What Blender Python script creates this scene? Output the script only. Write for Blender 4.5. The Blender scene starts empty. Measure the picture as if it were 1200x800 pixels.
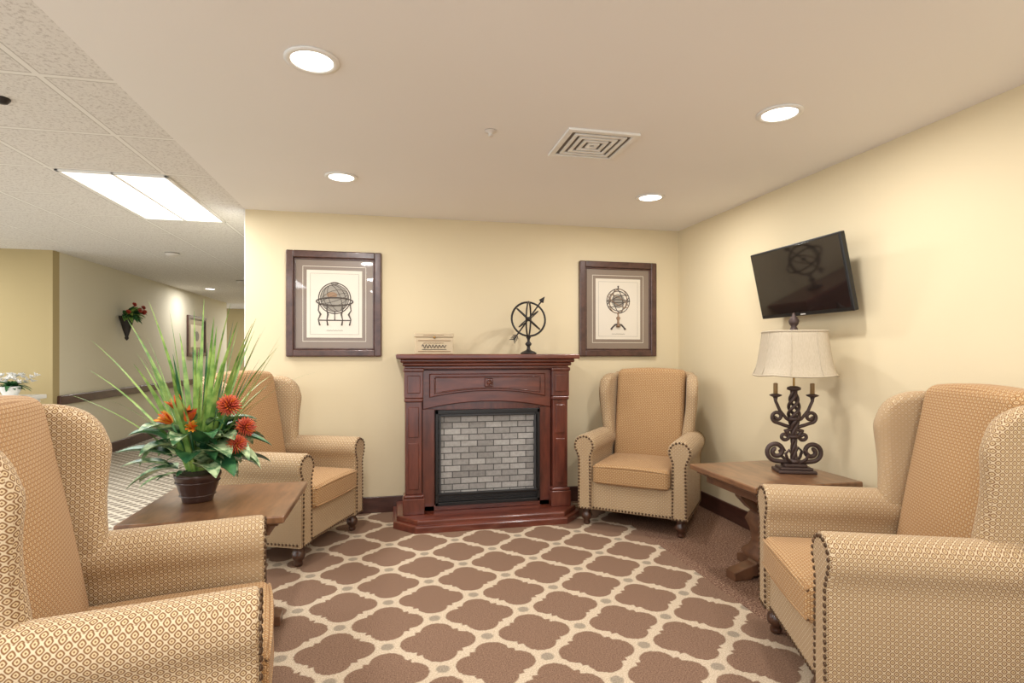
import bpy, math, random
from mathutils import Vector, Matrix
random.seed(4)
D2R=math.pi/180
H=2.332; CH=1.25; YB=4.48; XR=2.48; XL=-1.08

# ---------------------------------------------------------------- materials
def lin(c):
    o=[]
    for v in c:
        v=v/255.0
        o.append(v/12.92 if v<=0.04045 else ((v+0.055)/1.055)**2.4)
    return (o[0],o[1],o[2],1.0)
class NT:
    def __init__(s,name,rough=0.6,metal=0.0,coat=0.0,spec=0.5):
        s.m=bpy.data.materials.new(name); s.m.use_nodes=True
        s.t=s.m.node_tree; s.b=s.t.nodes['Principled BSDF']
        s.b.inputs['Roughness'].default_value=rough
        s.b.inputs['Metallic'].default_value=metal
        s.b.inputs['Coat Weight'].default_value=coat
        s.b.inputs['Specular IOR Level'].default_value=spec
    def n(s,ty,**kw):
        nd=s.t.nodes.new(ty)
        for k,v in kw.items(): setattr(nd,k,v)
        return nd
    def put(s,sock,v):
        if hasattr(v,'is_output') : s.t.links.new(v,sock)
        else: sock.default_value=v
    def math(s,op,a,b=0.0,c=0.0):
        nd=s.n('ShaderNodeMath',operation=op)
        s.put(nd.inputs[0],a); s.put(nd.inputs[1],b); s.put(nd.inputs[2],c)
        return nd.outputs[0]
    def mix(s,f,a,b,blend='MIX'):
        nd=s.n('ShaderNodeMix',data_type='RGBA',blend_type=blend)
        s.put(nd.inputs[0],f); s.put(nd.inputs[6],a); s.put(nd.inputs[7],b)
        return nd.outputs[2]
    def coords(s,which='Object'):
        return s.n('ShaderNodeTexCoord').outputs[which]
    def mapping(s,v,scale=(1,1,1),rot=(0,0,0),loc=(0,0,0)):
        nd=s.n('ShaderNodeMapping'); s.t.links.new(v,nd.inputs[0])
        nd.inputs['Scale'].default_value=scale; nd.inputs['Rotation'].default_value=rot; nd.inputs['Location'].default_value=loc
        return nd.outputs[0]
    def noise(s,v,scale,detail=3,rough=.5):
        nd=s.n('ShaderNodeTexNoise'); s.t.links.new(v,nd.inputs['Vector'])
        nd.inputs['Scale'].default_value=scale; nd.inputs['Detail'].default_value=detail; nd.inputs['Roughness'].default_value=rough
        return nd.outputs['Fac']
    def ramp(s,f,stops,interp='LINEAR'):
        nd=s.n('ShaderNodeValToRGB'); s.t.links.new(f,nd.inputs[0]); r=nd.color_ramp; r.interpolation=interp
        while len(r.elements)<len(stops): r.elements.new(0.5)
        for e,(p,c) in zip(r.elements,stops): e.position=p; e.color=c
        return nd.outputs[0]
    def col(s,c): s.put(s.b.inputs['Base Color'],c)
    def bump(s,h,strength=.3,dist=.002):
        nd=s.n('ShaderNodeBump'); nd.inputs['Strength'].default_value=strength; nd.inputs['Distance'].default_value=dist
        s.t.links.new(h,nd.inputs['Height']); s.t.links.new(nd.outputs[0],s.b.inputs['Normal'])
def step(nt,v,thr,soft=.004):   # 1 when v<thr
    nd=nt.n('ShaderNodeMapRange'); nt.put(nd.inputs[0],v)
    nd.inputs[1].default_value=thr-soft; nd.inputs[2].default_value=thr+soft
    nd.inputs[3].default_value=1; nd.inputs[4].default_value=0
    return nd.outputs[0]
def plain(name,c,rough=.6,metal=0,coat=0,var=.06,vs=20,spec=.5):
    nt=NT(name,rough,metal,coat,spec)
    n=nt.noise(nt.coords(),vs,3)
    a=lin(c); k=1-var; b=(a[0]*k,a[1]*k,a[2]*k,1)
    nt.col(nt.mix(n,b,a)); return nt.m
def wallmat(name,c):
    nt=NT(name,.75,spec=.25); co=nt.coords()
    n=nt.noise(co,1.2,2); a=lin(c); b=(a[0]*.96,a[1]*.96,a[2]*.94,1)
    nt.col(nt.mix(n,b,a)); nt.bump(nt.noise(co,160,2),.12,.002); return nt.m
M={}
M['wall']=wallmat('wall_paint_cream',(224,208,174))
M['wall_hall']=wallmat('wall_paint_hall',(222,214,192))
M['olive']=wallmat('wall_paint_olive',(178,160,118))
M['ceil']=wallmat('ceiling_paint',(242,239,237))
M['white']=plain('white_enamel',(238,236,231),.45)
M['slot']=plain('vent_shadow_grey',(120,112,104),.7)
M['black']=plain('black_metal',(22,21,21),.35)
M['grille']=plain('dark_grey_metal',(58,58,60),.35)
M['iron']=plain('wrought_iron_bronze',(84,66,60),.5,.35,var=.35,vs=60)
M['iron2']=plain('armillary_iron',(50,45,43),.45,.4)
M['nail']=plain('antique_nailhead',(96,74,56),.3,.8)
M['candle']=plain('candle_sleeve',(150,120,78),.5)
M['brass']=plain('brass',(170,130,70),.3,.8)
M['matboard']=plain('taupe_matboard',(134,117,102),.35,coat=.6,var=.04)
M['paper']=plain('aged_paper',(224,214,196),.35,coat=.6,var=.05,vs=8)
M['ink']=plain('sepia_ink',(84,74,66),.7)
M['ink2']=plain('grey_wash',(160,152,138),.6,var=.3,vs=30)
M['inkred']=plain('ochre_wash',(160,128,98),.6,var=.3,vs=30)
M['soil']=plain('moss_soil',(60,52,30),.9,var=.5)
M['pot']=plain('bronze_pot',(74,50,42),.35,.3,coat=.3,var=.3)
M['orange']=plain('orange_petal',(228,108,36),.5,var=.35,vs=40)
M['coral']=plain('coral_petal',(204,84,58),.55,var=.4,vs=60)
M['red']=plain('red_petal',(176,52,40),.5,var=.3)
M['yellow']=plain('yellow_petal',(230,172,60),.5,var=.3)
M['petalw']=plain('white_petal',(236,234,228),.5)
M['hub']=plain('plastic_white',(222,216,208),.4)
M['box']=plain('cigar_box_wood',(206,186,152),.55,var=.15)
M['label']=plain('cigar_box_print',(160,128,94),.6,var=.3)

def woodmat(name,c1,c2,rough,coat,rot=(0,0,0),sc=(2,14,14)):
    nt=NT(name,rough,coat=coat); co=nt.mapping(nt.coords(),sc,rot)
    n=nt.noise(co,2.2,5,.6)
    nt.col(nt.ramp(n,[(.3,lin(c1)),(.7,lin(c2))])); nt.b.inputs['Coat Roughness'].default_value=.15
    return nt.m
M['cherry']=woodmat('cherry_wood',(74,33,24),(114,56,40),.3,.5,sc=(10,10,2))
M['cherryh']=woodmat('cherry_wood_horizontal',(80,35,25),(120,60,42),.3,.5,sc=(2,10,12))
M['frame']=woodmat('walnut_frame',(62,38,31),(92,61,50),.35,.4,sc=(8,8,8))
M['table']=woodmat('table_wood',(98,66,45),(142,102,70),.3,.5,sc=(12,2.5,6))
M['tableb']=woodmat('table_base_wood',(72,46,32),(112,76,52),.35,.3,sc=(6,6,3))
M['basebd']=woodmat('dark_trim_wood',(62,36,30),(88,54,44),.35,.3,sc=(3,3,14))
M['leg']=woodmat('leg_wood',(52,30,20),(84,52,34),.35,.4,sc=(10,10,10))

def leafmat(name,a,b,vein=None,sc=18):
    nt=NT(name,.45); co=nt.coords()
    n=nt.noise(co,sc,3); c=nt.ramp(n,[(.38,lin(a)),(.62,lin(b))])
    nt.col(c); return nt.m
M['blade']=leafmat('grass_blade',(92,134,58),(158,186,98))
M['leaf']=leafmat('broad_leaf_variegated',(52,100,58),(186,204,156),sc=32)
M['leafd']=leafmat('dark_leaf',(36,82,50),(74,126,74))

def fabric(name,bg,bg2,ring,dot,p):
    nt=NT(name,.85,spec=.2); uv=nt.coords('UV')
    sep=nt.n('ShaderNodeSeparateXYZ'); nt.t.links.new(uv,sep.inputs[0])
    u=nt.math('DIVIDE',sep.outputs[0],p); v=nt.math('DIVIDE',sep.outputs[1],p)
    def cell(off):
        a=nt.math('ABSOLUTE',nt.math('SUBTRACT',nt.math('FRACT',nt.math('ADD',u,off+100)),.5))
        b=nt.math('ABSOLUTE',nt.math('SUBTRACT',nt.math('FRACT',nt.math('ADD',v,off+100)),.5))
        rd=nt.math('SQRT',nt.math('ADD',nt.math('MULTIPLY',a,a),nt.math('MULTIPLY',b,b)))
        return nt.math('ADD',nt.math('MULTIPLY',rd,.5),nt.math('MULTIPLY',nt.math('ADD',a,b),.4))
    d=nt.math('MINIMUM',cell(0),cell(.5))
    big=nt.noise(uv,6,2)
    base=nt.mix(big,lin(bg),lin(bg2))
    c=nt.mix(step(nt,d,.33,.035),base,lin(ring))
    c=nt.mix(step(nt,d,.20,.035),c,lin(dot))
    c=nt.mix(step(nt,d,.085,.03),c,lin(ring))
    th=nt.noise(uv,900,2,.6)
    c=nt.mix(nt.math('MULTIPLY',th,.35),c,lin((156,130,98)),'MULTIPLY')
    nt.col(c)
    nt.bump(d,.5,.002)
    nt.b.inputs['Sheen Weight'].default_value=.08
    return nt.m
M['fab_out']=fabric('woven_fabric_patterned',(220,202,170),(210,188,152),(128,90,56),(216,192,150),.024)
M['fab_in']=fabric('woven_fabric_gold',(198,160,112),(190,150,102),(136,94,56),(224,196,152),.022)

# rug
def rugmat():
    nt=NT('carpet_quatrefoil',.95,spec=.1); co=nt.coords()
    sep=nt.n('ShaderNodeSeparateXYZ'); nt.t.links.new(co,sep.inputs[0])
    P=.43; s=P/math.sqrt(2); r2=math.sqrt(.5)
    wob=nt.noise(co,60,2); w=nt.math('MULTIPLY',nt.math('SUBTRACT',wob,.5),.014)
    x=nt.math('ADD',nt.math('SUBTRACT',sep.outputs[0],.41+P/2),w); y=nt.math('ADD',nt.math('SUBTRACT',sep.outputs[1],2.415),w)
    u=nt.math('MULTIPLY',nt.math('ADD',x,y),r2); v=nt.math('MULTIPLY',nt.math('SUBTRACT',x,y),r2)
    def fold(q):
        f=nt.math('FRACT',nt.math('ADD',nt.math('DIVIDE',q,s),100.5))
        return nt.math('MULTIPLY',nt.math('SUBTRACT',f,.5),s)
    u=fold(u); v=fold(v)
    lx=nt.math('ABSOLUTE',nt.math('MULTIPLY',nt.math('ADD',u,v),r2))
    ly=nt.math('ABSOLUTE',nt.math('MULTIPLY',nt.math('SUBTRACT',u,v),r2))
    def dist(cx,cy):
        a=nt.math('SUBTRACT',lx,cx); b=nt.math('SUBTRACT',ly,cy)
        return nt.math('SQRT',nt.math('ADD',nt.math('MULTIPLY',a,a),nt.math('MULTIPLY',b,b)))
    d,r,a=.090,.073,.096
    f=nt.math('SUBTRACT',nt.math('MINIMUM',dist(d,0),dist(0,d)),r)
    sq=nt.math('SUBTRACT',nt.math('MAXIMUM',lx,ly),a)
    tile=step(nt,nt.math('MINIMUM',f,sq),0,.003)
    dot=step(nt,nt.math('MINIMUM',dist(P/2,0),dist(0,P/2)),.027,.004)
    n=nt.noise(co,190,3,.8)
    brown=nt.ramp(n,[(.36,lin(( 92,69,56))),(.64,lin((158,127,105)))])
    cream=nt.ramp(n,[(.36,lin((170,149,124))),(.64,lin((222,205,180)))])
    grey=nt.ramp(n,[(.36,lin((128,114,98))),(.64,lin((174,160,140)))])
    c=nt.mix(tile,cream,brown); c=nt.mix(dot,c,grey)
    nt.col(c); nt.bump(n,.6,.004); return nt.m
M['rug']=rugmat()
def bordermat():
    nt=NT('carpet_border_brown',.95,spec=.1); n=nt.noise(nt.coords(),110,3,.85)
    nt.col(nt.ramp(n,[(.38,lin((78,52,42))),(.5,lin((118,88,72))),(.62,lin((176,146,122)))])); nt.bump(n,.6,.004); return nt.m
M['border']=bordermat()
def hallcarpet():
    nt=NT('carpet_hall',.95,spec=.1); co=nt.mapping(nt.coords(),(1,1,1),(0,0,45*D2R))
    ck=nt.n('ShaderNodeTexBrick'); nt.t.links.new(co,ck.inputs['Vector'])
    ck.offset=0; ck.inputs['Scale'].default_value=1; ck.inputs['Brick Width'].default_value=.078; ck.inputs['Row Height'].default_value=.078
    ck.inputs['Mortar Size'].default_value=.013
    ck.inputs['Color1'].default_value=lin((146,134,120)); ck.inputs['Color2'].default_value=lin((130,118,105)); ck.inputs['Mortar'].default_value=lin((200,190,172))
    nt.col(ck.outputs[0]); return nt.m
M['hall']=hallcarpet()
def tilemat():
    nt=NT('acoustic_tile_ceiling',.85,spec=.2); co=nt.coords()
    sep=nt.n('ShaderNodeSeparateXYZ'); nt.t.links.new(co,sep.inputs[0])
    def line(q,off):
        f=nt.math('FRACT',nt.math('ADD',nt.math('DIVIDE',nt.math('SUBTRACT',q,off),.61),100.5))
        return nt.math('MULTIPLY',nt.math('ABSOLUTE',nt.math('SUBTRACT',f,.5)),.61)
    l=nt.math('MINIMUM',line(sep.outputs[0],-1.347),line(sep.outputs[1],3.71))
    n=nt.noise(co,70,3,.75)
    t=nt.ramp(n,[(.36,lin((204,199,194))),(.5,lin((232,229,225)))])
    c=nt.mix(step(nt,l,.017,.001),t,lin((192,187,180)))
    c=nt.mix(step(nt,l,.012,.001),c,lin((240,238,234)))
    nt.col(c); return nt.m
M['tiles']=tilemat()
def brickmat():
    nt=NT('whitewashed_brick',.8); co=nt.coords()
    mp=nt.mapping(co,(1,1,1),(90*D2R,0,0))
    ck=nt.n('ShaderNodeTexBrick'); nt.t.links.new(mp,ck.inputs['Vector'])
    ck.inputs['Scale'].default_value=1; ck.inputs['Brick Width'].default_value=.125; ck.inputs['Row Height'].default_value=.046
    ck.inputs['Mortar Size'].default_value=.0035
    ck.inputs['Color1'].default_value=lin((198,194,188)); ck.inputs['Color2'].default_value=lin((152,148,143)); ck.inputs['Mortar'].default_value=lin((84,82,80))
    n=nt.noise(co,40,4,.7)
    nt.col(nt.mix(nt.math('MULTIPLY',n,.7),ck.outputs[0],lin((120,118,116)),'MULTIPLY')); return nt.m
M['brick']=brickmat()
def screenmat():
    nt=NT('tv_screen_glass',.06,spec=.8); n=nt.noise(nt.coords(),2,1)
    nt.col(nt.mix(n,lin((26,20,18)),lin((34,27,24)))); return nt.m
M['screen']=screenmat()
def emis(name,c,s):
    nt=NT(name); nt.col(lin(c)); nt.b.inputs['Emission Color'].default_value=lin(c); nt.b.inputs['Emission Strength'].default_value=s
    return nt.m
M['lamp']=emis('light_lens',(255,250,242),7)
M['troffer']=emis('troffer_diffuser',(252,251,248),1.6)
def shademat():
    nt=NT('linen_shade',.9,spec=.1); co=nt.coords()
    n=nt.noise(nt.mapping(co,(1,1,.1)),260,2)
    nt.col(nt.mix(n,lin((176,162,140)),lin((204,191,168))))
    nt.bump(n,.2,.001); return nt.m
M['shade']=shademat()

# ---------------------------------------------------------------- mesh builder
class MB:
    def __init__(s): s.v=[]; s.f=[]; s.mi=[]; s.sm=[]; s.mats=[]
    def mid(s,m):
        if m not in s.mats: s.mats.append(m)
        return s.mats.index(m)
    def add(s,vs,fs,mat,smooth=True):
        o=len(s.v); s.v+= [tuple(v) for v in vs]; i=s.mid(mat)
        for f in fs: s.f.append(tuple(o+k for k in f)); s.mi.append(i); s.sm.append(smooth)
    def rbox(s,lo,hi,r,mat,k=2,m=(1,1,1),fn=None):
        c=[(a+b)/2 for a,b in zip(lo,hi)]; h=[abs(b-a)/2 for a,b in zip(lo,hi)]
        r=min(r,min(h)*.98)
        S=[]
        for ax in range(3):
            inn=h[ax]-r
            e=[r*math.tan(i/k*math.pi/4) for i in range(1,k+1)]
            S.append([-(inn+t) for t in reversed(e)]+[-inn+2*inn*i/m[ax] for i in range(m[ax]+1)]+[inn+t for t in e])
        idx={}; vs=[]; fs=[]
        def vert(p):
            key=tuple(round(q,6) for q in p)
            if key in idx: return idx[key]
            q=[max(-(h[i]-r),min(h[i]-r,p[i])) for i in range(3)]
            d=Vector([p[i]-q[i] for i in range(3)])
            if d.length>1e-9: d=d.normalized()*r
            w=[c[i]+q[i]+d[i] for i in range(3)]
            if fn: w=fn(*w)
            idx[key]=len(vs); vs.append(tuple(w)); return idx[key]
        for ax in range(3):
            a,b=(ax+1)%3,(ax+2)%3
            for sg in (-1,1):
                for i in range(len(S[a])-1):
                    for j in range(len(S[b])-1):
                        q=[]
                        for (ii,jj) in ((i,j),(i+1,j),(i+1,j+1),(i,j+1)):
                            p=[0,0,0]; p[ax]=sg*h[ax]; p[a]=S[a][ii]; p[b]=S[b][jj]; q.append(vert(p))
                        if sg<0: q.reverse()
                        fs.append(q)
        s.add(vs,fs,mat)
    def box(s,x,y,z,mat,r=.004): s.rbox((x[0],y[0],z[0]),(x[1],y[1],z[1]),r,mat,k=2)
    def lathe(s,c,prof,mat,seg=20,axis=2,fn=None,close=True):
        vs=[];fs=[]
        for (r,z) in prof:
            for i in range(seg):
                a=2*math.pi*i/seg; p=[r*math.cos(a),r*math.sin(a),z]
                if axis==0: p=[p[2],p[0],p[1]]
                if axis==1: p=[p[1],p[2],p[0]]
                p=[p[j]+c[j] for j in range(3)]
                if fn: p=fn(*p)
                vs.append(p)
        for j in range(len(prof)-1):
            for i in range(seg):
                k=(i+1)%seg; fs.append((j*seg+i,j*seg+k,(j+1)*seg+k,(j+1)*seg+i))
        if close:
            fs.append(tuple(reversed(range(seg)))); n=(len(prof)-1)*seg; fs.append(tuple(n+i for i in range(seg)))
        s.add(vs,fs,mat)
    def sphere(s,c,r,mat,seg=10,rings=6,sc=(1,1,1)):
        prof=[(max(r*math.sin(math.pi*i/rings),1e-4),-r*math.cos(math.pi*i/rings)) for i in range(rings+1)]
        s.lathe(c,prof,mat,seg,fn=lambda x,y,z:(c[0]+(x-c[0])*sc[0],c[1]+(y-c[1])*sc[1],c[2]+(z-c[2])*sc[2]))
    def tube(s,pts,r,mat,seg=8,cyc=False,sc=None):
        pts=[Vector(p) for p in pts]; n=len(pts); vs=[];fs=[]
        T=[]
        for i in range(n):
            a=pts[(i-1)%n] if (cyc or i>0) else pts[i]; b=pts[(i+1)%n] if (cyc or i<n-1) else pts[i]
            T.append((b-a).normalized())
        up=Vector((0,0,1)) if abs(T[0].z)<.9 else Vector((1,0,0))
        nrm=(up-T[0]*up.dot(T[0])).normalized()
        for i in range(n):
            nrm=(nrm-T[i]*nrm.dot(T[i])).normalized(); bn=T[i].cross(nrm)
            rr=r[i] if isinstance(r,(list,tuple)) else r
            for k in range(seg):
                a=2*math.pi*k/seg; vs.append(pts[i]+nrm*math.cos(a)*rr+bn*math.sin(a)*rr)
        for i in range(n if cyc else n-1):
            j=(i+1)%n
            for k in range(seg):
                l=(k+1)%seg; fs.append((i*seg+k,i*seg+l,j*seg+l,j*seg+k))
        if not cyc:
            fs.append(tuple(reversed(range(seg)))); fs.append(tuple((n-1)*seg+k for k in range(seg)))
        s.add(vs,fs,mat)
    def ring(s,c,R,r,mat,u=(1,0,0),w=(0,0,1),seg=32,ts=6):
        u=Vector(u).normalized(); w=Vector(w).normalized(); c=Vector(c)
        s.tube([c+u*math.cos(2*math.pi*i/seg)*R+w*math.sin(2*math.pi*i/seg)*R for i in range(seg)],r,mat,ts,True)
    def prism(s,poly,layers,mp,mat,smooth=False):
        n=len(poly); vs=[];fs=[]
        def ins(d):
            o=[]
            for i in range(n):
                p0=Vector(poly[i-1]);p1=Vector(poly[i]);p2=Vector(poly[(i+1)%n])
                e1=(p1-p0).normalized();e2=(p2-p1).normalized()
                n1=Vector((-e1.y,e1.x));n2=Vector((-e2.y,e2.x)); m=(n1+n2)
                m=m.normalized() if m.length>1e-6 else n1
                k=max(.5,m.dot(n1)); o.append(p1+m*(d/k))
            return o
        for t,d in layers:
            for p in ins(d): vs.append(mp(p[0],p[1],t))
        for j in range(len(layers)-1):
            for i in range(n):
                k=(i+1)%n; fs.append((j*n+i,j*n+k,(j+1)*n+k,(j+1)*n+i))
        fs.append(tuple(reversed(range(n)))); q=(len(layers)-1)*n; fs.append(tuple(q+i for i in range(n)))
        s.add(vs,fs,mat,smooth)
    def build(s,name,loc=(0,0,0),rz=0,parent=None,rot=None,wn=True,data_only=False):
        me=bpy.data.meshes.new(name); me.from_pydata(s.v,[],s.f)
        for m in s.mats: me.materials.append(m)
        me.polygons.foreach_set('material_index',s.mi); me.polygons.foreach_set('use_smooth',s.sm)
        me.update()
        import bmesh
        bm=bmesh.new(); bm.from_mesh(me); bmesh.ops.recalc_face_normals(bm,faces=bm.faces); 
        uv=bm.loops.layers.uv.new('UVMap')
        for f in bm.faces:
            nx,ny,nz=[abs(q) for q in f.normal]
            for l in f.loops:
                x,y,z=l.vert.co
                if nz>=nx*1.05 and nz>=ny*1.05: l[uv].uv=(x,y)
                elif nx>ny: l[uv].uv=(y,z)
                else: l[uv].uv=(x,z)
        bm.to_mesh(me); bm.free()
        ob=bpy.data.objects.new(name,me); bpy.context.collection.objects.link(ob)
        ob.location=loc; ob.rotation_euler=rot if rot else (0,0,rz)
        if parent: ob.parent=parent
        if wn:
            w=ob.modifiers.new('wn','WEIGHTED_NORMAL'); w.keep_sharp=True
        return ob
def simple(name,x,y,z,mat,r=.002):
    b=MB(); 
    vs=[(i,j,k) for i in x for j in y for k in z]
    fs=[(0,1,3,2),(4,6,7,5),(0,4,5,1),(2,3,7,6),(0,2,6,4),(1,5,7,3)]
    b.add(vs,fs,mat,False); return b.build(name,wn=False)
def empty(name,loc=(0,0,0),rz=0):
    e=bpy.data.objects.new(name,None); bpy.context.collection.objects.link(e); e.location=loc; e.rotation_euler=(0,0,rz); e.empty_display_size=.1
    return e

# ---------------------------------------------------------------- room shell
YF=-2.2
simple('floor',(XL,1.70),(YF,YB),(-.05,0),M['rug'])
simple('floor_border',(1.70,XR),(YF,YB),(-.05,0),M['border'])
simple('floor_hall',(-6.2,XL),(YF,14.6),(-.05,0),M['hall'])
simple('wall_back',(XL,XR+.1),(YB,YB+.12),(0,H),M['wall'])
simple('wall_right',(XR,XR+.1),(YF,YB),(0,H),M['wall'])
simple('wall_hall_right',(XL,XL+.12),(YB+.12,14.6),(0,H),M['wall_hall'])
simple('wall_hall_left',(-3.6,-3.48),(6.80,12.9),(0,H),M['wall_hall'])
simple('wall_hall_return',(-6.2,-3.48),(6.68,6.8),(0,H),M['olive'])
simple('wall_hall_end',(-6.2,XL),(14.5,14.6),(0,H),M['olive'])
simple('ceiling',(XL,XR+.1),(YF,YB+.12),(H,H+.1),M['ceil'])
simple('ceiling_hall',(-6.2,XL),(YF,14.6),(H,H+.1),M['tiles'])
def baseboard(name,x,y):
    b=MB(); b.box(x,y,(0,.125),M['basebd'],.006); b.build(name)
baseboard('baseboard_back',(XL,XR),(YB-.018,YB))
baseboard('baseboard_right',(XR-.018,XR),(YF,YB-.018))
baseboard('baseboard_hall_left',(-3.48,-3.46),(6.68,12.9))
baseboard('baseboard_hall_return',(-6.2,-3.48),(6.66,6.68))
b=MB(); b.box((-3.48,-3.44),(6.75,12.9),(.70,.80),M['basebd'],.012); b.build('trim_chair_rail')
b=MB(); b.box((XL-.006,XL+.0),(YB,YB+.12),(0,H),M['white'],.002); b.build('trim_corner')

# recessed lights
def can(x,y,power=13,name='recessed_ceiling_light'):
    b=MB()
    b.lathe((x,y,H),[(.085,0),(.098,-.001),(.098,-.006),(.078,-.009),(.074,-.004)],M['white'],32,close=False)
    b.lathe((x,y,H),[(.001,-.0045),(.075,-.0045)],M['lamp'],32,close=False)
    ob=b.build(name,wn=False)
    l=bpy.data.lights.new('can_lamp','AREA'); l.shape='DISK'; l.size=.14; l.energy=power; l.color=(1,.985,.97)
    lo=bpy.data.objects.new('can_lamp',l); bpy.context.collection.objects.link(lo); lo.location=(x,y,H-.02); lo.parent=ob
for x,y in ((-.29,2.15),(1.705,2.18),(-.306,3.53),(1.745,3.54),(-.29,.7),(1.7,.7),(-.29,-.8),(1.7,-.8)): can(x,y)  # cans behind the camera are unseen, added as extra room light
can(-2.98,10.1,14)
# troffers: one in view, the others added unseen to brighten the hall
def troffer(x,y,power):
    b=MB(); w,h=.60,1.21
    for xx in ((x,x+.02),(x+w-.02,x+w),(x+w/2-.008,x+w/2+.008)): b.box(xx,(y,y+h),(H-.012,H+.0),M['white'],.002)
    for yy in ((y,y+.02),(y+h-.02,y+h)): b.box((x,x+w),yy,(H-.012,H),M['white'],.002)
    b.add([(x+.01,y+.01,H-.006),(x+w-.01,y+.01,H-.006),(x+w-.01,y+h-.01,H-.006),(x+.01,y+h-.01,H-.006)],[(0,1,2,3)],M['troffer'],False)
    ob=b.build('ceiling_troffer_light',wn=False)
    l=bpy.data.lights.new('troffer_lamp','AREA'); l.shape='RECTANGLE'; l.size=.55; l.size_y=1.15; l.energy=power; l.color=(.97,.985,1)
    lo=bpy.data.objects.new('troffer_lamp',l); bpy.context.collection.objects.link(lo); lo.location=(x+w/2,y+h/2,H-.02); lo.parent=ob
troffer(-1.937,3.73,48)
troffer(-1.937,-.6,42)  # this troffer and those below are out of view, added for light
troffer(-4.2,1.2,42)
troffer(-5.0,4.9,34)
troffer(-2.55,13.0,44)
# vent
b=MB(); cx,cy=1.01,2.71; a=.185
for (x,y) in (((cx-a,cx+a),(cy-a,cy-a+.03)),((cx-a,cx+a),(cy+a-.03,cy+a)),((cx-a,cx-a+.03),(cy-a+.03,cy+a-.03)),((cx+a-.03,cx+a),(cy-a+.03,cy+a-.03))):
    b.box(x,y,(H-.012,H),M['white'],.003)
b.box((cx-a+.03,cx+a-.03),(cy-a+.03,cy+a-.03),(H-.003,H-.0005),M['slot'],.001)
for q in (.135,.100,.065,.030):
    for (x,y) in (((cx-q,cx+q),(cy-q,cy-q+.018)),((cx-q,cx+q),(cy+q-.018,cy+q)),((cx-q,cx-q+.018),(cy-q+.018,cy+q-.018)),((cx+q-.018,cx+q),(cy-q+.018,cy+q-.018))):
        b.box(x,y,(H-.012,H-.003),M['white'],.002)
b.build('ceiling_air_vent',wn=False)
b=MB(); b.lathe((.466,2.65,H),[(.03,0),(.03,-.005),(.012,-.008),(.007,-.022),(.013,-.024),(.013,-.027),(.002,-.028)],M['hub'],16); b.build('sprinkler_head')
for x,y in ((-2.32,6.6),(-2.2,8.9)):
    b=MB(); b.lathe((x,y,H),[(.07,0),(.07,-.02),(.05,-.035),(.01,-.037)],M['hub'],20); b.build('smoke_detector')
b=MB(); b.lathe((-1.62,2.75,H),[(.03,0),(.03,-.006),(.02,-.02),(.006,-.024)],M['iron2'],20); b.build('ceiling_camera_dome')

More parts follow.
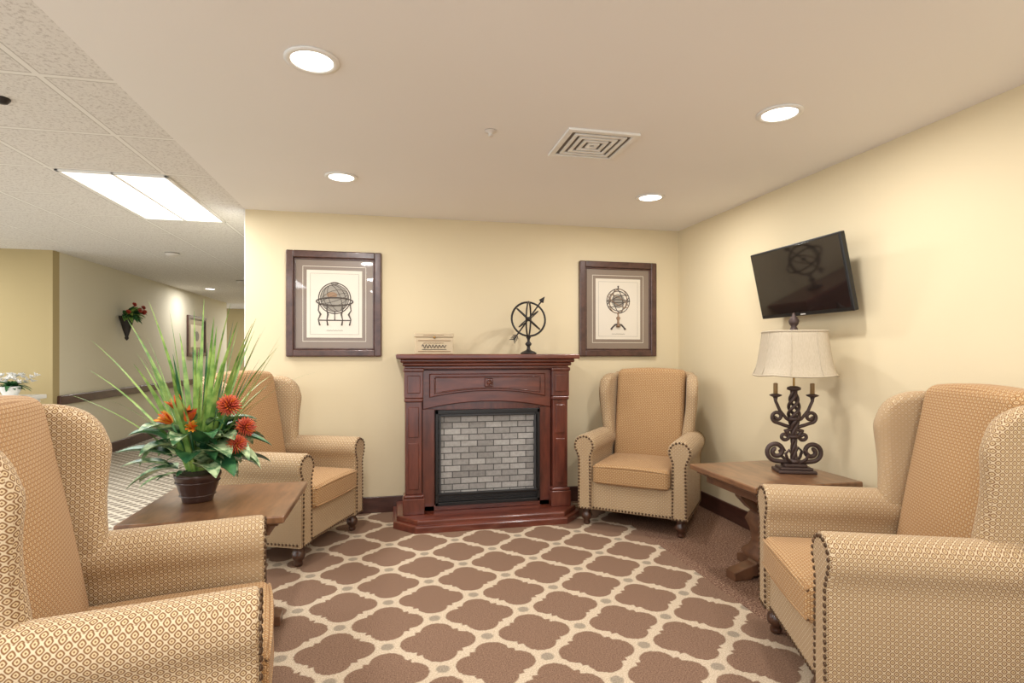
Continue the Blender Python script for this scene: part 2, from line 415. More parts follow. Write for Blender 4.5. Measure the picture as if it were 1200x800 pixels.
# ---------------------------------------------------------------- wingback chair
def smooth01(t): t=max(0,min(1,t)); return t*t*(3-2*t)
def make_chair():
    b=MB(); FO,FI=M['fab_out'],M['fab_in']
    L=lambda z: .13*max(0,(z-.4))/.7
    b.rbox((-.30,-.355,.12),(.30,.25,.33),.015,FO,3,(6,6,2))
    def cush(x,y,z):
        u=max(0,1-(x/.28)**2)*max(0,1-((y+.11)/.30)**2)
        if z>.40: z+=.022*u
        if y<-.33: y-=.012*max(0,1-(x/.28)**2)
        return (x,y,z)
    b.rbox((-.275,-.39,.315),(.275,.17,.455),.035,FI,4,(8,8,2),cush)
    for zz in (.335,.435):
        b.tube([(-.262+.0524*i,-.392-.012*(1-((-.262+.0524*i)/.28)**2)+.006,zz+(.012*(1-((-.262+.0524*i)/.28)**2) if zz>.4 else 0)) for i in range(11)],.006,FI,6)
    for s in (1,-1):
        pr=[(.280,.12),(.280,.50)]
        cx,cz,r=.338,.580,.082
        for i in range(19):
            a=(215-250*i/18)*D2R; pr.append((cx+r*math.cos(a),cz+r*math.sin(a)))
        pr+=[(.388,.49),(.388,.12)]
        pr=[(s*x,z) for x,z in pr]
        if s>0: pr=pr[::-1]
        y0,y1=-.37,.25
        b.prism(pr,[(y0-.004,.02),(y0,.008),(y0+.006,.002),(y0+.014,0),(y0+.2,0),(y1-.1,0),(y1,0)],lambda a_,c_,t:(a_,t,c_),FO,True)
        P=[Vector(p) for p in pr]; pts=[]
        n=len(P); Q=[]
        for i in range(n):
            e1=(P[i]-P[i-1]).normalized(); e2=(P[(i+1)%n]-P[i]).normalized()
            m=Vector((-e1.y-e2.y,e1.x+e2.x)).normalized(); Q.append(P[i]+m*.014)
        acc=0; step_=.0235
        for i in range(n):
            A=Q[i];B=Q[(i+1)%n]; d=(B-A).length
            t=acc
            while t<d:
                p=A+(B-A)*(t/d); pts.append(p); t+=step_
            acc=t-d
        for p in pts: b.sphere((p.x,y0-.004,p.y),.0085,M['nail'],6,4,(1,.6,1))
        for i in range(25): b.sphere((s*.389,-.34+.0235*i,.137),.008,M['nail'],6,4,(.6,1,1))
        def wing(x,y,z,s=s):
            t=max(0,min(1,(.20-y)/.20))
            zt=(z-.56)/.52
            yb=.235+L(z); yf=.085+.050*zt
            yf+= -.03*math.exp(-((z-.97)/.13)**2)
            ny=yb+(yf-yb)*t
            nx=x+s*(.045*t*smooth01(zt*1.4)) 
            nz=z-.055*(t**4)*smooth01((z-.9)/.15)+.012*math.sin(math.pi*t)*smooth01((z-.95)/.1)
            return (nx,ny,nz)
        x0,x1=(.262,.345)
        lo=(min(s*x0,s*x1),0,.53); hi=(max(s*x0,s*x1),.20,1.08)
        b.rbox(lo,hi,.038,FO,4,(1,6,14),wing)
    def ob_(x,y,z):
        top=smooth01((z-.9)/.2)
        return (x*(1-.03*top),y+L(z),z+.028*(1-(x/.34)**2)*top)
    b.rbox((-.335,.20,.12),(.335,.285,1.095),.03,FO,4,(8,1,14),ob_)
    def ib(x,y,z):
        top=smooth01((z-.9)/.2); puff=max(0,1-(x/.27)**2)
        if y<.17: y-=.03*puff*math.sin(math.pi*max(0,min(1,(z-.42)/.7)))
        return (x,y+L(z),z+.028*(1-(x/.34)**2)*top)
    b.rbox((-.268,.115,.42),(.268,.24,1.108),.04,FI,4,(8,1,14),ib)
    for i in range(24): b.sphere((-.27+.0235*i,-.356,.137),.008,M['nail'],6,4,(1,.6,1))
    for s in (1,-1):
        b.lathe((s*.335,-.315,0),[(.018,0),(.024,.006),(.026,.02),(.020,.032),(.034,.046),(.040,.065),(.034,.085),(.024,.094),(.032,.104),(.036,.125)],M['leg'],16)
        b.rbox((s*.31-.024,.20,0),(s*.31+.024,.25,.13),.006,M['leg'],2,(1,1,2),lambda x,y,z:(x,y+(.13-z)*.25,z))
    return b
cb=make_chair(); ch=cb.build('wingback_armchair')
me=ch.data
chairs=[(1.855,3.89,-39),(1.85,1.745,-111.5),(-.755,1.755,101),(-.70,3.88,67)]
for i,(x,y,a) in enumerate(chairs):
    o=ch if i==0 else bpy.data.objects.new('wingback_armchair',me)
    if i: bpy.context.collection.objects.link(o); w=o.modifiers.new('wn','WEIGHTED_NORMAL'); w.keep_sharp=True
    o.location=(x,y,0); o.rotation_euler=(0,0,a*D2R)

# ---------------------------------------------------------------- end tables
TZ=.582
def end_table(x0,x1,y0,y1):
    b=MB(); W=M['table']; cx,cy=(x0+x1)/2,(y0+y1)/2
    hx,hy=(x1-x0)/2,(y1-y0)/2
    b.rbox((-hx,-hy,TZ-.032),(hx,hy,TZ),.008,W,3)
    W=M['tableb']
    b.rbox((-hx+.03,-hy+.03,TZ-.05),(hx-.03,hy-.03,TZ-.032),.004,W,2)
    b.rbox((-hx+.07,-hy+.07,TZ-.10),(hx-.07,hy-.07,TZ-.05),.006,W,2)
    L_=hx-.07
    foot=[(-L_,0),(-L_+.10,0),(-L_+.12,.018),(L_-.12,.018),(L_-.10,0),(L_,0),(L_,.045),(L_-.05,.062),(L_-.13,.085),(.09,.11),(-.09,.11),(-L_+.13,.085),(-L_+.05,.062),(-L_,.045)]
    b.prism(foot,[(-.04,.004),(-.036,0),(.036,0),(.04,.004)],lambda a,c,t:(a,t,c),W)
    b.prism(foot,[(-.04,.004),(-.036,0),(.036,0),(.04,.004)],lambda a,c,t:(-t,a,c),W)
    up=[(-L_+.04,TZ-.10),(-L_+.05,TZ-.13),(-.14,TZ-.19),(-.07,TZ-.24),(.07,TZ-.24),(.14,TZ-.19),(L_-.05,TZ-.13),(L_-.04,TZ-.10)]
    b.prism(up,[(-.03,.003),(-.027,0),(.027,0),(.03,.003)],lambda a,c,t:(a,t,c),W)
    b.prism(up,[(-.03,.003),(-.027,0),(.027,0),(.03,.003)],lambda a,c,t:(-t,a,c),W)
    prof=[(.11,.10),(.12,.13),(.09,.16),(.075,.20),(.085,.26),(.105,.31),(.09,.345),(.07,.37),(.09,.40),(.13,.44),(.15,.47)]
    vs=[];fs=[]
    for r,z in prof:
        c_=.25*r
        for (px,py) in ((r,-r+c_),(r,r-c_),(r-c_,r),(-r+c_,r),(-r,r-c_),(-r,-r+c_),(-r+c_,-r),(r-c_,-r)): vs.append((px,py,z))
    for j in range(len(prof)-1):
        for i in range(8):
            k=(i+1)%8; fs.append((j*8+i,j*8+k,(j+1)*8+k,(j+1)*8+i))
    b.add(vs,fs,W,True)
    return b.build('pedestal_end_table',(cx,cy,0))
end_table(1.76,2.40,2.43,3.05)
end_table(-1.06,-.435,2.42,3.06)

# ---------------------------------------------------------------- fireplace
def fireplace():
    cx=.705; b=MB(); C=M['cherry']; Hh=M['cherryh']; yb=YB-.02
    X=lambda a,c:(cx+a,cx+c)
    def tier(hw,fw,yf,z0,z1):
        poly=[(cx-hw,yb),(cx-hw,yf+.16),(cx-fw,yf),(cx+fw,yf),(cx+hw,yf+.16),(cx+hw,yb)]
        b.prism(poly,[(z0,0),(z1-.012,0),(z1-.004,.004),(z1,.014)],lambda a,c,t:(a,c,t),Hh)
    tier(.70,.55,3.88,0,.05); tier(.675,.535,3.905,.05,.085)
    b.box(X(-.60,.60),(4.14,yb),(.085,1.14),C)
    for s in (-1,1):
        c0=.555*s
        def cb_(w,yf,z0,z1,r=.005): b.box(X(c0-w/2,c0+w/2),(yf,4.16),(z0,z1),C,r)
        cb_(.155,4.045,.085,.20); cb_(.145,4.052,.20,.225,.01)
        cb_(.118,4.075,.225,.90); 
        cb_(.075,4.066,.26,.60,.006); cb_(.075,4.066,.64,.86,.006)
        cb_(.135,4.06,.895,.925,.01)
        cb_(.135,4.06,.925,1.13); cb_(.095,4.052,.96,1.09,.006)
        cb_(.150,4.05,1.115,1.145,.01)
        b.box(X(c0-.058,c0+.058),(4.10,yb),(.085,1.13),C)
    def arch(z0,rise,hw,top,yf,yd,mat):
        poly=[(cx-hw,top),(cx-hw,z0)]
        for i in range(1,16):
            t=-1+2*i/16; poly.append((cx+hw*t,z0+rise*(1-t*t)))
        poly+=[(cx+hw,z0),(cx+hw,top)]
        b.prism(poly,[(yf,.006),(yf+.006,0),(yd,0)],lambda a,c,t:(a,t,c),mat)
    arch(.835,.055,.49,1.13,4.108,4.15,Hh)
    arch(.925,.045,.44,1.10,4.088,4.12,Hh)
    b.tube([(cx-.40,4.086,1.075),(cx+.40,4.086,1.075),(cx+.40,4.086,.955)]+[(cx+.40*(1-2*i/12),4.086,.955+.035*(1-(1-2*i/12)**2)) for i in range(1,13)]+[(cx-.40,4.086,1.06)],.006,C,6,True)
    b.box(X(-.032,.032),(4.066,4.10),(1.00,1.065),C,.008)
    b.lathe((cx,4.066,1.032),[(.022,0),(.022,-.004),(.014,-.008),(.008,-.012),(.001,-.013)],C,16,axis=1)
    for i in range(6):
        a=i*math.pi/3; b.sphere((cx+.017*math.cos(a),4.061,1.032+.017*math.sin(a)),.006,C,8,5)
    for s in (-1,1): b.box(X(min(s*.40,s*.49),max(s*.40,s*.49)),(4.118,4.16),(.085,.84),C)
    b.box(X(-.49,.49),(4.118,4.16),(.085,.125),Hh)
    b.box(X(-.620,.620),(4.065,yb),(1.135,1.160),Hh,.008)
    b.box(X(-.635,.635),(4.035,yb),(1.158,1.185),Hh,.012)
    b.box(X(-.652,.652),(4.010,yb),(1.183,1.212),Hh,.012)
    b.box(X(-.680,.680),(3.975,yb),(1.210,1.245),Hh,.008)
    K=M['black']; x0,x1=-.395,.40
    for (xx,zz) in (((x0,x0+.022),(.125,.83)),((x1-.022,x1),(.125,.83)),((x0,x1),(.80,.83)),((x0,x1),(.20,.215)),((x0,x1),(.125,.15))):
        b.box(X(*xx),(4.095,4.15),zz,K,.003)
    b.box(X(x0+.01,x1-.01),(4.118,4.15),(.145,.205),M['grille'],.002)
    for i in range(4): b.box(X(x0+.02,x1-.02),(4.108,4.13),(.152+.013*i,.158+.013*i),K,.001)
    b.box(X(x0+.02,x1-.02),(4.128,4.139),(.213,.802),M['brick'],.001)
    for xx in (x0+.034,x1-.034): b.box(X(xx-.006,xx+.006),(4.105,4.13),(.215,.80),M['grille'],.002)
    b.box(X(x0+.02,x1-.02),(4.105,4.13),(.785,.80),M['grille'],.002)
    return b.build('electric_fireplace')
fireplace()

# ---------------------------------------------------------------- mantel objects
MZ=1.245
b=MB(); I=M['iron2']; cx,cy=1.045,4.22; cz=MZ+.275; R=.135
b.lathe((cx,cy,MZ),[(.062,0),(.064,.008),(.05,.018),(.03,.026),(.016,.035),(.012,.06),(.022,.07),(.026,.08),(.018,.092),(.01,.10),(.012,.12),(.02,.13),(.012,.14)],I,20)
b.ring((cx,cy,cz),R,.008,I,(1,0,.0),(0,.15,1))
b.ring((cx,cy,cz),R,.007,I,(.35,.9,0),(0,-.1,1))
b.ring((cx,cy,cz),R,.007,I,(.80,.35,-.6),(.2,.9,.1))
b.ring((cx,cy,cz),R*.72,.005,I,(.7,.5,.55),(-.3,.8,-.3))
d=Vector((.60,.05,.80)).normalized(); c=Vector((cx,cy,cz))
b.tube([c-d*.20,c+d*.19],.006,I,8)
b.tube([c+d*.17,c+d*.178,c+d*.225],[.003,.022,.001],I,10)
w=Vector((.8,0,-.6)).normalized()
for k in range(4):
    p=c-d*(.20-.014*k)
    for s in (1,-1): b.tube([p,p-d*.022+w*s*.026],[.004,.003],I,6)
b.sphere(c,.018,I)
b.build('armillary_sphere_sculpture')

b=MB(); x0,x1=.165,.447
b.rbox((x0,4.16,MZ),(x1,4.30,MZ+.125),.004,M['box'],2)
b.rbox((x0-.004,4.155,MZ+.127),(x1+.004,4.305,MZ+.158),.004,M['box'],2)
b.box((x0+.02,x1-.02),(4.157,4.16),(MZ+.098,MZ+.104),M['label'],.001)
b.box((x0+.02,x1-.02),(4.157,4.16),(MZ+.018,MZ+.023),M['label'],.001)
pts=[(x0+.05+.18*i/40,4.1585,MZ+.058+.016*math.sin(i*1.15)*(1-.4*i/40)) for i in range(41)]
b.tube(pts,.0028,M['ink'],5)
b.tube([(x0+.05,4.1585,MZ+.034),(x1-.05,4.1585,MZ+.036)],.002,M['ink'],5)
b.tube([(x0+.06+.006*i,4.1585,MZ+.08+.006*(i%2)) for i in range(26)],.0015,M['label'],5)
b.tube([(x0+.06+.006*i,4.154,MZ+.138+.008*(i%2)) for i in range(26)],.0015,M['label'],5)
b.lathe(((x0+x1)/2,4.156,MZ+.125),[(.009,0),(.009,-.004),(.002,-.006)],M['brass'],12,axis=1)
b.build('cigar_box')

# ---------------------------------------------------------------- framed prints
def frame_base(b,w,h,ft=.055):
    F=M['frame']; hw,hh=w/2,h/2; y1=0
    b.rbox((-hw+.01,-.012,-hh+.01),(hw-.01,0,hh-.01),.002,M['matboard'],2)
    for lo,hi in (((-hw,-.035,-hh),(-hw+ft,y1,hh)),((hw-ft,-.035,-hh),(hw,y1,hh)),((-hw+ft*.9,-.035,hh-ft),(hw-ft*.9,y1,hh)),((-hw+ft*.9,-.035,-hh),(hw-ft*.9,y1,-hh+ft))):
        b.rbox(lo,hi,.010,F,3)
    iw,ih=hw-ft,hh-ft
    for lo,hi in (((-iw,-.022,-ih),(-iw+.012,-.008,ih)),((iw-.012,-.022,-ih),(iw,-.008,ih)),((-iw,-.022,ih-.012),(iw,-.008,ih)),((-iw,-.022,-ih),(iw,-.008,-ih+.012))):
        b.rbox(lo,hi,.004,M['frame'],2)
def quadlines(b,w,h,y,r,mat):
    hw,hh=w/2,h/2
    for lo,hi in (((-hw,y-.001,-hh),(-hw+r,y,hh)),((hw-r,y-.001,-hh),(hw,y,hh)),((-hw,y-.001,hh-r),(hw,y,hh)),((-hw,y-.001,-hh),(hw,y,-hh+r))):
        b.rbox(lo,hi,.0004,mat,1)
def ell(b,c,rx,rz,y,r,mat,tilt=0,a0=0,a1=360,n=36):
    pts=[]
    for i in range(n+1):
        a=(a0+(a1-a0)*i/n)*D2R; x=rx*math.cos(a); z=rz*math.sin(a)
        pts.append((c[0]+x*math.cos(tilt)-z*math.sin(tilt),y,c[1]+x*math.sin(tilt)+z*math.cos(tilt)))
    b.tube(pts,r,mat,5)
def disc(b,c,rx,rz,y,mat):
    n=36; vs=[(c[0]+rx*math.cos(2*math.pi*i/n),y,c[1]+rz*math.sin(2*math.pi*i/n)) for i in range(n)]
    b.add(vs,[tuple(range(n))],mat,False)
w,h=.705,.812
b=MB(); frame_base(b,w,h)
quadlines(b,.47,.58,-.0125,.004,M['paper'])
b.rbox((-.205,-.0145,-.26),(.205,-.012,.26),.0008,M['paper'],1)
quadlines(b,.36,.47,-.0145,.002,M['ink2'])
y=-.0155; K=M['ink']
disc(b,(0,.045),.105,.105,y,M['ink2'])
for k in (1,.75,.4): ell(b,(0,.045),.105*k,.105,y,.0022,K,.35)
for k in (.2,.55): ell(b,(0,.045),.105,.105*k,y,.0018,K,.35)
disc(b,(-.02,.07),.04,.022,y-.001,M['inkred'])
ell(b,(0,.045),.118,.118,y,.004,K)
ell(b,(0,.02),.135,.030,y-.002,.005,K)
for s in (-1,1):
    for q in (.115,.055):
        b.tube([(s*q,y,.0),(s*q*1.05,y,-.05),(s*q*.9,y,-.08),(s*q*1.05,y,-.12),(s*q*.95,y,-.165)],[.005,.004,.007,.004,.006],K,6)
b.tube([(-.115,y,-.125),(.115,y,-.125)],.004,K,6); b.tube([(0,y,-.06),(0,y,-.125)],.004,K,6)
ell(b,(0,.16),.03,.008,y,.002,K)
b.tube([(-.06+.01*i,y,-.205+.003*(i%2)) for i in range(13)],.0012,K,5)
b.build('framed_globe_print',(-.436,YB-.001,1.631))
b=MB(); frame_base(b,w,h)
quadlines(b,.47,.58,-.0125,.004,M['paper'])
b.rbox((-.205,-.0145,-.26),(.205,-.012,.26),.0008,M['paper'],1)
quadlines(b,.36,.47,-.0145,.002,M['ink2'])
disc(b,(0,.07),.06,.06,y,M['ink2'])
for rx,rz,t in ((.105,.105,0),(.105,.035,.4),(.105,.03,-.5),(.04,.105,.2),(.085,.085,0),(.105,.012,0),(.075,.105,-.3)): ell(b,(0,.07),rx,rz,y-.001,.0032,K if t>=0 else M['inkred'],t)
b.tube([(0,y,-.035),(0,y,-.06),(0,y,-.075),(0,y,-.10),(0,y,-.135),(0,y,-.155)],[.008,.006,.02,.008,.014,.02],M['inkred'],8)
for s in (-1,1): b.tube([(0,y,-.13),(s*.03,y,-.135),(s*.055,y,-.16),(s*.065,y,-.175)],[.008,.008,.007,.01],K,6)
b.tube([(0,y,.175),(0,y,.20)],[.004,.008],K,6)
b.tube([(-.06+.01*i,y,-.215+.003*(i%2)) for i in range(13)],.0012,K,5)
b.build('framed_armillary_print',(1.901,YB-.001,1.631))

# ---------------------------------------------------------------- TV
e=empty('flat_screen_television',(2.335,2.825,1.683))
b=MB(); hw,hh=.37,.212
b.rbox((-.012,-hw,-hh),(.020,hw,hh),.006,M['black'],2)
b.rbox((.018,-hw*.7,-hh*.75),(.042,hw*.7,hh*.6),.01,M['black'],2)
b.rbox((-.0135,-hw+.012,-hh+.022),(-.011,hw-.012,hh-.012),.0008,M['screen'],1)
b.rbox((-.014,-.02,-hh+.006),(-.011,.02,-hh+.012),.0005,M['hub'],1)
b.build('tv_panel',parent=e,rot=(0,-12.6*D2R,0))
b=MB()
b.box((.125,.143),(-.07,.07),(-.12,.12),M['black'],.004)
b.tube([(.13,0,0),(.06,.03,0),(.03,0,0)],.016,M['black'],8)
b.box((.030,.052),(-.10,.10),(-.06,.06),M['black'],.004)
b.build('mount_bracket',parent=e)

# ---------------------------------------------------------------- table lamp
lx,ly=2.215,2.715
b=MB(); I=M['iron']
b.rbox((-.10,-.07,0),(.10,.07,.018),.006,I,2)
b.rbox((-.085,-.055,.016),(.085,.055,.032),.006,I,2)
b.rbox((-.06,-.04,.03),(.06,.04,.05),.008,I,2)
for k in range(4):
    pts=[];rr=[]
    for i in range(61):
        t=i/60; z=.05+t*.42
        rad=.010+.018*max(0,math.sin(math.pi*min(1,max(0,(t-.45)/.5))))
        a=k*math.pi/2+t*14
        pts.append((rad*math.cos(a),rad*math.sin(a),z)); rr.append(.0095)
    b.tube(pts,rr,I,6)
for z,r in ((.06,.034),(.20,.03),(.30,.034),(.47,.036)): b.lathe((0,0,z),[(r*.5,-.014),(r,-.006),(r,.006),(r*.5,.014)],I,14)
def scroll(c,r0,turns,start,sgn,n=40,shrink=.22):
    return [(c[0]+sgn*r0*(1-(1-shrink)*i/n)*math.cos(start+turns*2*math.pi*i/n),0,c[1]+r0*(1-(1-shrink)*i/n)*math.sin(start+turns*2*math.pi*i/n)) for i in range(n+1)]
for s in (1,-1):
    S=scroll((s*.095,.115),.055,1.5,-math.pi/2,s)
    b.tube([(0,0,.055)]+[(s*.05,0,.055)]+S,[.013]*(len(S)+1)+[.008],I,8)
    S=scroll((s*.05,.20),.028,1.3,math.pi/2,s)
    b.tube([(0,0,.245)]+S,.010,I,8)
    S=scroll((s*.088,.31),.034,1.3,-math.pi/2,s)
    b.tube([(s*.012,0,.25),(s*.05,0,.262)]+S,.010,I,8)
    b.tube([(s*.012,0,.285),(s*.04,0,.30),(s*.075,0,.345),(s*.098,0,.40),(s*.098,0,.425)],[.011,.009,.009,.009,.014],I,8)
    b.lathe((s*.098,0,.42),[(.012,0),(.03,.008),(.034,.014),(.014,.02),(.012,.02)],I,14)
    b.lathe((s*.098,0,.438),[(.012,0),(.012,.06),(.006,.063)],M['candle'],12)
    for q in (1,-1):
        b.tube([(s*.02,q*.02,.05),(s*.05,q*.045,.08),(s*.06,q*.05,.11),(s*.04,q*.045,.13),(s*.03,q*.04,.11)],[.01,.009,.008,.007,.004],I,7)
b.tube([(0,0,.46),(0,0,.86)],.006,M['brass'],8)
b.lathe((0,0,.79),[(.006,0),(.03,.004),(.022,.012),(.014,.03),(.024,.045),(.028,.06),(.02,.078),(.01,.09),(.006,.105),(.001,.11)],I,14)
def shade(b,r0=.214,r1=.166,z0=.55,z1=.79):
    seg=48; rows=10; th=.003
    def rr(t,a):
        base=r0+(r1-r0)*(t**.6)
        c,s_=abs(math.cos(a)),abs(math.sin(a)); n=3.2
        return base*(1/((c**n+s_**n)**(1/n)))*.93
    vs=[];fs=[]
    for off in (0,-th):
        for j in range(rows+1):
            t=j/rows
            for i in range(seg):
                a=2*math.pi*i/seg; r=rr(t,a)+off; vs.append((r*math.cos(a),r*math.sin(a),z0+(z1-z0)*t-(.008*abs(math.cos(2*a)) if j==0 else 0)))
    N=(rows+1)*seg
    for j in range(rows):
        for i in range(seg):
            k=(i+1)%seg
            fs.append((j*seg+i,j*seg+k,(j+1)*seg+k,(j+1)*seg+i)); fs.append((N+j*seg+i,N+(j+1)*seg+i,N+(j+1)*seg+k,N+j*seg+k))
    for i in range(seg):
        k=(i+1)%seg; fs.append((i,N+i,N+k,k)); o=rows*seg; fs.append((o+i,o+k,N+o+k,N+o+i))
    b.add(vs,fs,M['shade'],True)
    for t,z in ((0,z0),(1,z1)):
        b.tube([(rr(t,2*math.pi*i/seg)*math.cos(2*math.pi*i/seg),rr(t,2*math.pi*i/seg)*math.sin(2*math.pi*i/seg),z-(.008*abs(math.cos(4*math.pi*i/seg)) if t==0 else 0)) for i in range(seg)],.005,M['shade'],6,True)
    for k in range(8):
        a=math.pi/8+k*math.pi/4; b.tube([((rr(j/6,a)+.001)*math.cos(a),(rr(j/6,a)+.001)*math.sin(a),z0+(z1-z0)*j/6) for j in range(7)],.0025,M['shade'],5)
    for a in (0,math.pi/2,math.pi,3*math.pi/2): b.tube([(0,0,z1-.005),(r1*.92*math.cos(a),r1*.92*math.sin(a),z1-.005)],.003,M['brass'],6)
shade(b)
b.build('wrought_iron_table_lamp',(lx,ly,TZ),rz=-20*D2R)

# ---------------------------------------------------------------- flower arrangement
def blade(b,base,dirv,length,droop,width,mat,n=12,twist=0):
    p=Vector(base); d=Vector(dirv).normalized(); pts=[];ds=[]
    for i in range(n+1):
        pts.append(p.copy()); ds.append(d.copy())
        p+=d*(length/n); d=(d+Vector((0,0,-droop/n*(i/n+.15)))).normalized()
    vs=[];fs=[]
    for i,(q,dd) in enumerate(zip(pts,ds)):
        t=i/n; side=dd.cross(Vector((0,0,1)))
        if side.length<.05: side=Vector((1,.3,0))
        side.normalize(); a=twist; up=side.cross(dd)
        side=(side*math.cos(a)+up*math.sin(a)).normalized()
        w=width*(1-t**2.2)*(.55+.45*min(1,t*4))+.0006
        nn=side.cross(dd)*w*.25
        vs+= [q-side*w+nn,q,q+side*w+nn]
    for i in range(n):
        o=i*3; fs+=[(o,o+1,o+4,o+3),(o+1,o+2,o+5,o+4)]
    b.add(vs,fs,mat,True)
def broad(b,base,dirv,L,W,mat,droop=.9,n=9):
    p=Vector(base); d=Vector(dirv).normalized(); vs=[];fs=[]
    prof=lambda t: math.sin(math.pi*min(1,t**.62))**.8 if 0<t<1 else 0.02
    for i in range(n+1):
        t=i/n; side=d.cross(Vector((0,0,1))); side=side.normalized() if side.length>.05 else Vector((1,0,0))
        up=side.cross(d); w=W*prof(t)+.001
        vs+=[p-side*w+up*w*.35,p-side*w*.5+up*w*.12,p,p+side*w*.5+up*w*.12,p+side*w+up*w*.35]
        p=p+d*(L/n); d=(d+Vector((0,0,-droop/n))).normalized()
    for i in range(n):
        for k in range(4):
            o=i*5+k; fs.append((o,o+1,o+6,o+5))
    b.add(vs,fs,mat,True)
def protea(b,c,r,mat,mat2,axis=(0,0,1)):
    ax=Vector(axis).normalized(); c=Vector(c)
    q=ax.to_track_quat('Z','Y')
    for k in range(110):
        t=(k+.5)/110; ph=math.acos(1-1.35*t); a=k*2.39996
        dv=q@Vector((math.sin(ph)*math.cos(a),math.sin(ph)*math.sin(a),math.cos(ph)))
        s=c+dv*r*.25; e_=c+dv*r*(.9+.2*random.random())+ax*r*.2
        b.tube([s,(s+e_)/2+ax*r*.02,e_],[r*.05,r*.07,r*.03],mat if k%4 else mat2,4)
def lily(b,c,r,mat,mat2,axis,spread=.9):
    ax=Vector(axis).normalized(); q=ax.to_track_quat('Z','Y')
    for k in range(11):
        a=k*2*math.pi/11+random.random()*.3
        d=q@Vector((math.cos(a),math.sin(a),spread)); blade(b,c,d,r*(1+.3*random.random()),.8,r*.24,mat if k%3 else mat2,7,random.random())
px,py=-.865,2.76
b=MB()
b.lathe((0,0,0),[(.060,0),(.064,.008),(.066,.02),(.080,.06),(.092,.105),(.096,.115),(.096,.128),(.088,.130),(.084,.118),(.01,.116)],M['pot'],28)
for z in (.03,.09): b.lathe((0,0,z),[(.070 if z<.05 else .089,-.004),(.076 if z<.05 else .094,0),(.070 if z<.05 else .091,.004)],M['pot'],28,close=False)
b.sphere((0,0,.115),.08,M['soil'],16,8,(1,1,.4))
for i in range(44):
    a=random.uniform(0,2*math.pi); tilt=random.uniform(.05,.55)
    d=(math.cos(a)*tilt,math.sin(a)*tilt,1)
    blade(b,(math.cos(a)*.04,math.sin(a)*.04,.13),d,random.uniform(.48,.76),random.uniform(.2,1.1),random.uniform(.009,.016),M['blade'] if i%4 else M['leafd'],14,random.uniform(-.6,.6))
for i in range(10):
    a=random.uniform(0,2*math.pi); 
    blade(b,(0,0,.13),(math.cos(a)*.7,math.sin(a)*.7,1),random.uniform(.5,.70),random.uniform(1.0,1.7),.0055,M['blade'],16,0)
for a_,t_,L_,w_ in ((3.0,.8,.66,.009),(3.3,.55,.72,.012),(2.8,.42,.78,.013),(3.5,.95,.58,.007),(-.1,.5,.66,.010),(.15,.62,.52,.010),(3.1,.22,.80,.014),(0,.15,.78,.014),(-.6,.3,.72,.014),(1.6,.1,.80,.013)):
    blade(b,(0,0,.13),(math.cos(a_)*t_,math.sin(a_)*t_,1),L_,.8,w_,M['blade'],16,.3)
for i in range(58):
    a=random.uniform(0,2*math.pi); el=random.uniform(-.25,1.1)
    z=random.uniform(.14,.32); r=random.uniform(.03,.12)
    broad(b,(math.cos(a)*r,math.sin(a)*r,z),(math.cos(a),math.sin(a),el),random.uniform(.15,.23),random.uniform(.042,.074),M['leaf'] if i%3 else M['leafd'],random.uniform(.6,1.6))
for i in range(60):
    a=random.uniform(0,2*math.pi); el=random.uniform(0,1.4); z=random.uniform(.13,.38); r=random.uniform(.03,.13)
    broad(b,(math.cos(a)*r,math.sin(a)*r,z),(math.cos(a),math.sin(a),el),random.uniform(.08,.15),.015,M['leafd'] if i%2 else M['leaf'],1.0,6)
FL=[((.165,-.13,.435),.050,'coral',(.3,-.8,.6)),((.215,-.08,.335),.045,'coral',(.7,-.6,.5)),((.195,-.13,.27),.042,'coral',(.6,-.8,.3))]
for q,r,m,ax in FL: protea(b,q,r,M[m],M['orange'],ax)
L2=[(-.02,-.17,.42),(.015,-.18,.38),(-.045,-.18,.375),(.03,-.19,.35)]
lily(b,L2[0],.060,M['orange'],M['red'],(-.3,-.3,1),2.4)
lily(b,L2[1],.058,M['orange'],M['coral'],(.3,-.4,.9),2.4)
lily(b,L2[2],.058,M['orange'],M['yellow'],(-.7,-.3,.7),2.2)
lily(b,L2[3],.045,M['yellow'],M['orange'],(.4,-.8,.4),1.8)
for q in [f[0] for f in FL]+L2: b.tube([(0,0,.12),(q[0]*.6,q[1]*.6,.12+(q[2]-.12)*.6),q],.004,M['leafd'],6)
b.build('potted_flower_arrangement',(px,py,TZ),wn=False)

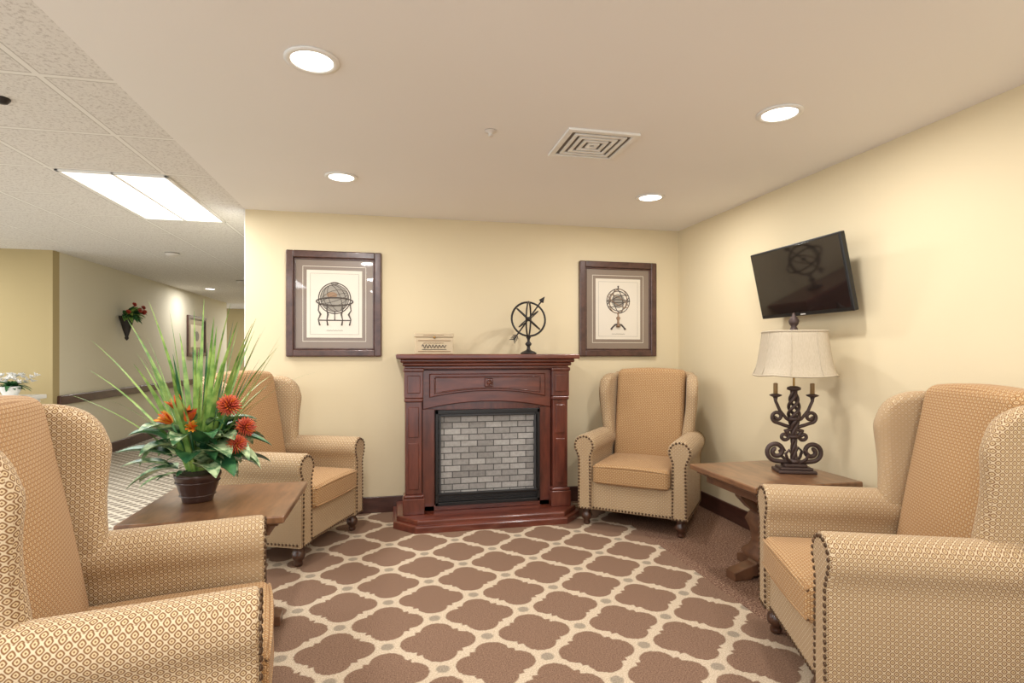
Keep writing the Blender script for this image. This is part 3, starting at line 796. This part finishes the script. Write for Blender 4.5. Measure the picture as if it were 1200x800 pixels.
# ---------------------------------------------------------------- hallway objects
b=MB()
b.lathe((0,0,0),[(.004,-.30),(.025,-.27),(.018,-.25),(.045,-.16),(.075,-.04),(.085,0),(.09,.015),(.08,.02),(.01,.01)],M['iron2'],16,fn=lambda x,y,z:(max(x,-.085),y,z))
for i in range(70):
    a=random.uniform(-1.5,1.5); broad(b,(0,0,.0),(math.cos(a)*.9+.1,math.sin(a),random.uniform(.1,1.4)),random.uniform(.14,.26),.036,M['leafd'] if i%3 else M['blade'],random.uniform(.5,1.8),6)
for i in range(7):
    a=-1.3+2.6*i/6; protea(b,(.04+.15*math.cos(a),.17*math.sin(a),random.uniform(.04,.16)),.030,M['red'] if i%2 else M['coral'],M['coral'],(1,0,.6))
b.build('sconce_flower_planter',(-3.395,8.13,1.72),wn=False)
b=MB(); frame_base(b,.95,.72,.06); b.rbox((-.30,-.0145,-.20),(.30,-.012,.20),.0008,M['paper'],1)
disc(b,(0,0),.12,.09,-.0155,M['ink2'])
b.build('framed_hall_picture',(-3.479,11.0,1.56),rz=90*D2R)
b=MB()
b.rbox((-.30,-.18,.80),(.30,.18,.84),.006,M['white'],2)
b.rbox((-.26,-.15,.70),(.26,.15,.80),.004,M['white'],2)
for sx in (-1,1):
    for sy in (-1,1): b.rbox((sx*.24-.02,sy*.13-.02,0),(sx*.24+.02,sy*.13+.02,.70),.004,M['white'],2)
b.rbox((-.26,-.15,.18),(.26,.15,.20),.004,M['white'],2)
b.build('console_table',(-3.70,6.25,0))
b=MB()
b.lathe((0,0,0),[(.05,0),(.055,.01),(.08,.06),(.085,.09),(.075,.095),(.01,.09)],M['petalw'],18)
for i in range(40):
    a=random.uniform(0,6.28); broad(b,(0,0,.09),(math.cos(a),math.sin(a),random.uniform(0,1)),random.uniform(.08,.2),.02,M['leafd'],1.2,6)
for i in range(30):
    a=random.uniform(0,6.28); r=random.uniform(.02,.2); lily(b,(r*math.cos(a),r*math.sin(a),.12+random.uniform(0,.08)),.035,M['petalw'],M['petalw'],(math.cos(a)*.5,math.sin(a)*.5,1))
b.build('white_flower_pot',(-3.58,6.2,.84),wn=False)

# ---------------------------------------------------------------- world, camera
w=bpy.data.worlds.new('world'); bpy.context.scene.world=w; w.use_nodes=True
bg=w.node_tree.nodes['Background']; bg.inputs[0].default_value=(.92,.965,1,1); bg.inputs[1].default_value=1.9
cam=bpy.data.cameras.new('camera'); co=bpy.data.objects.new('camera',cam); bpy.context.collection.objects.link(co)
cam.sensor_width=36; cam.lens=648/1200*36; cam.shift_y=14/1200; cam.clip_start=.05
co.location=(0,0,CH); co.rotation_euler=(90*D2R,0,-12.2*D2R)
bpy.context.scene.camera=co
bpy.context.scene.view_settings.view_transform='Standard'
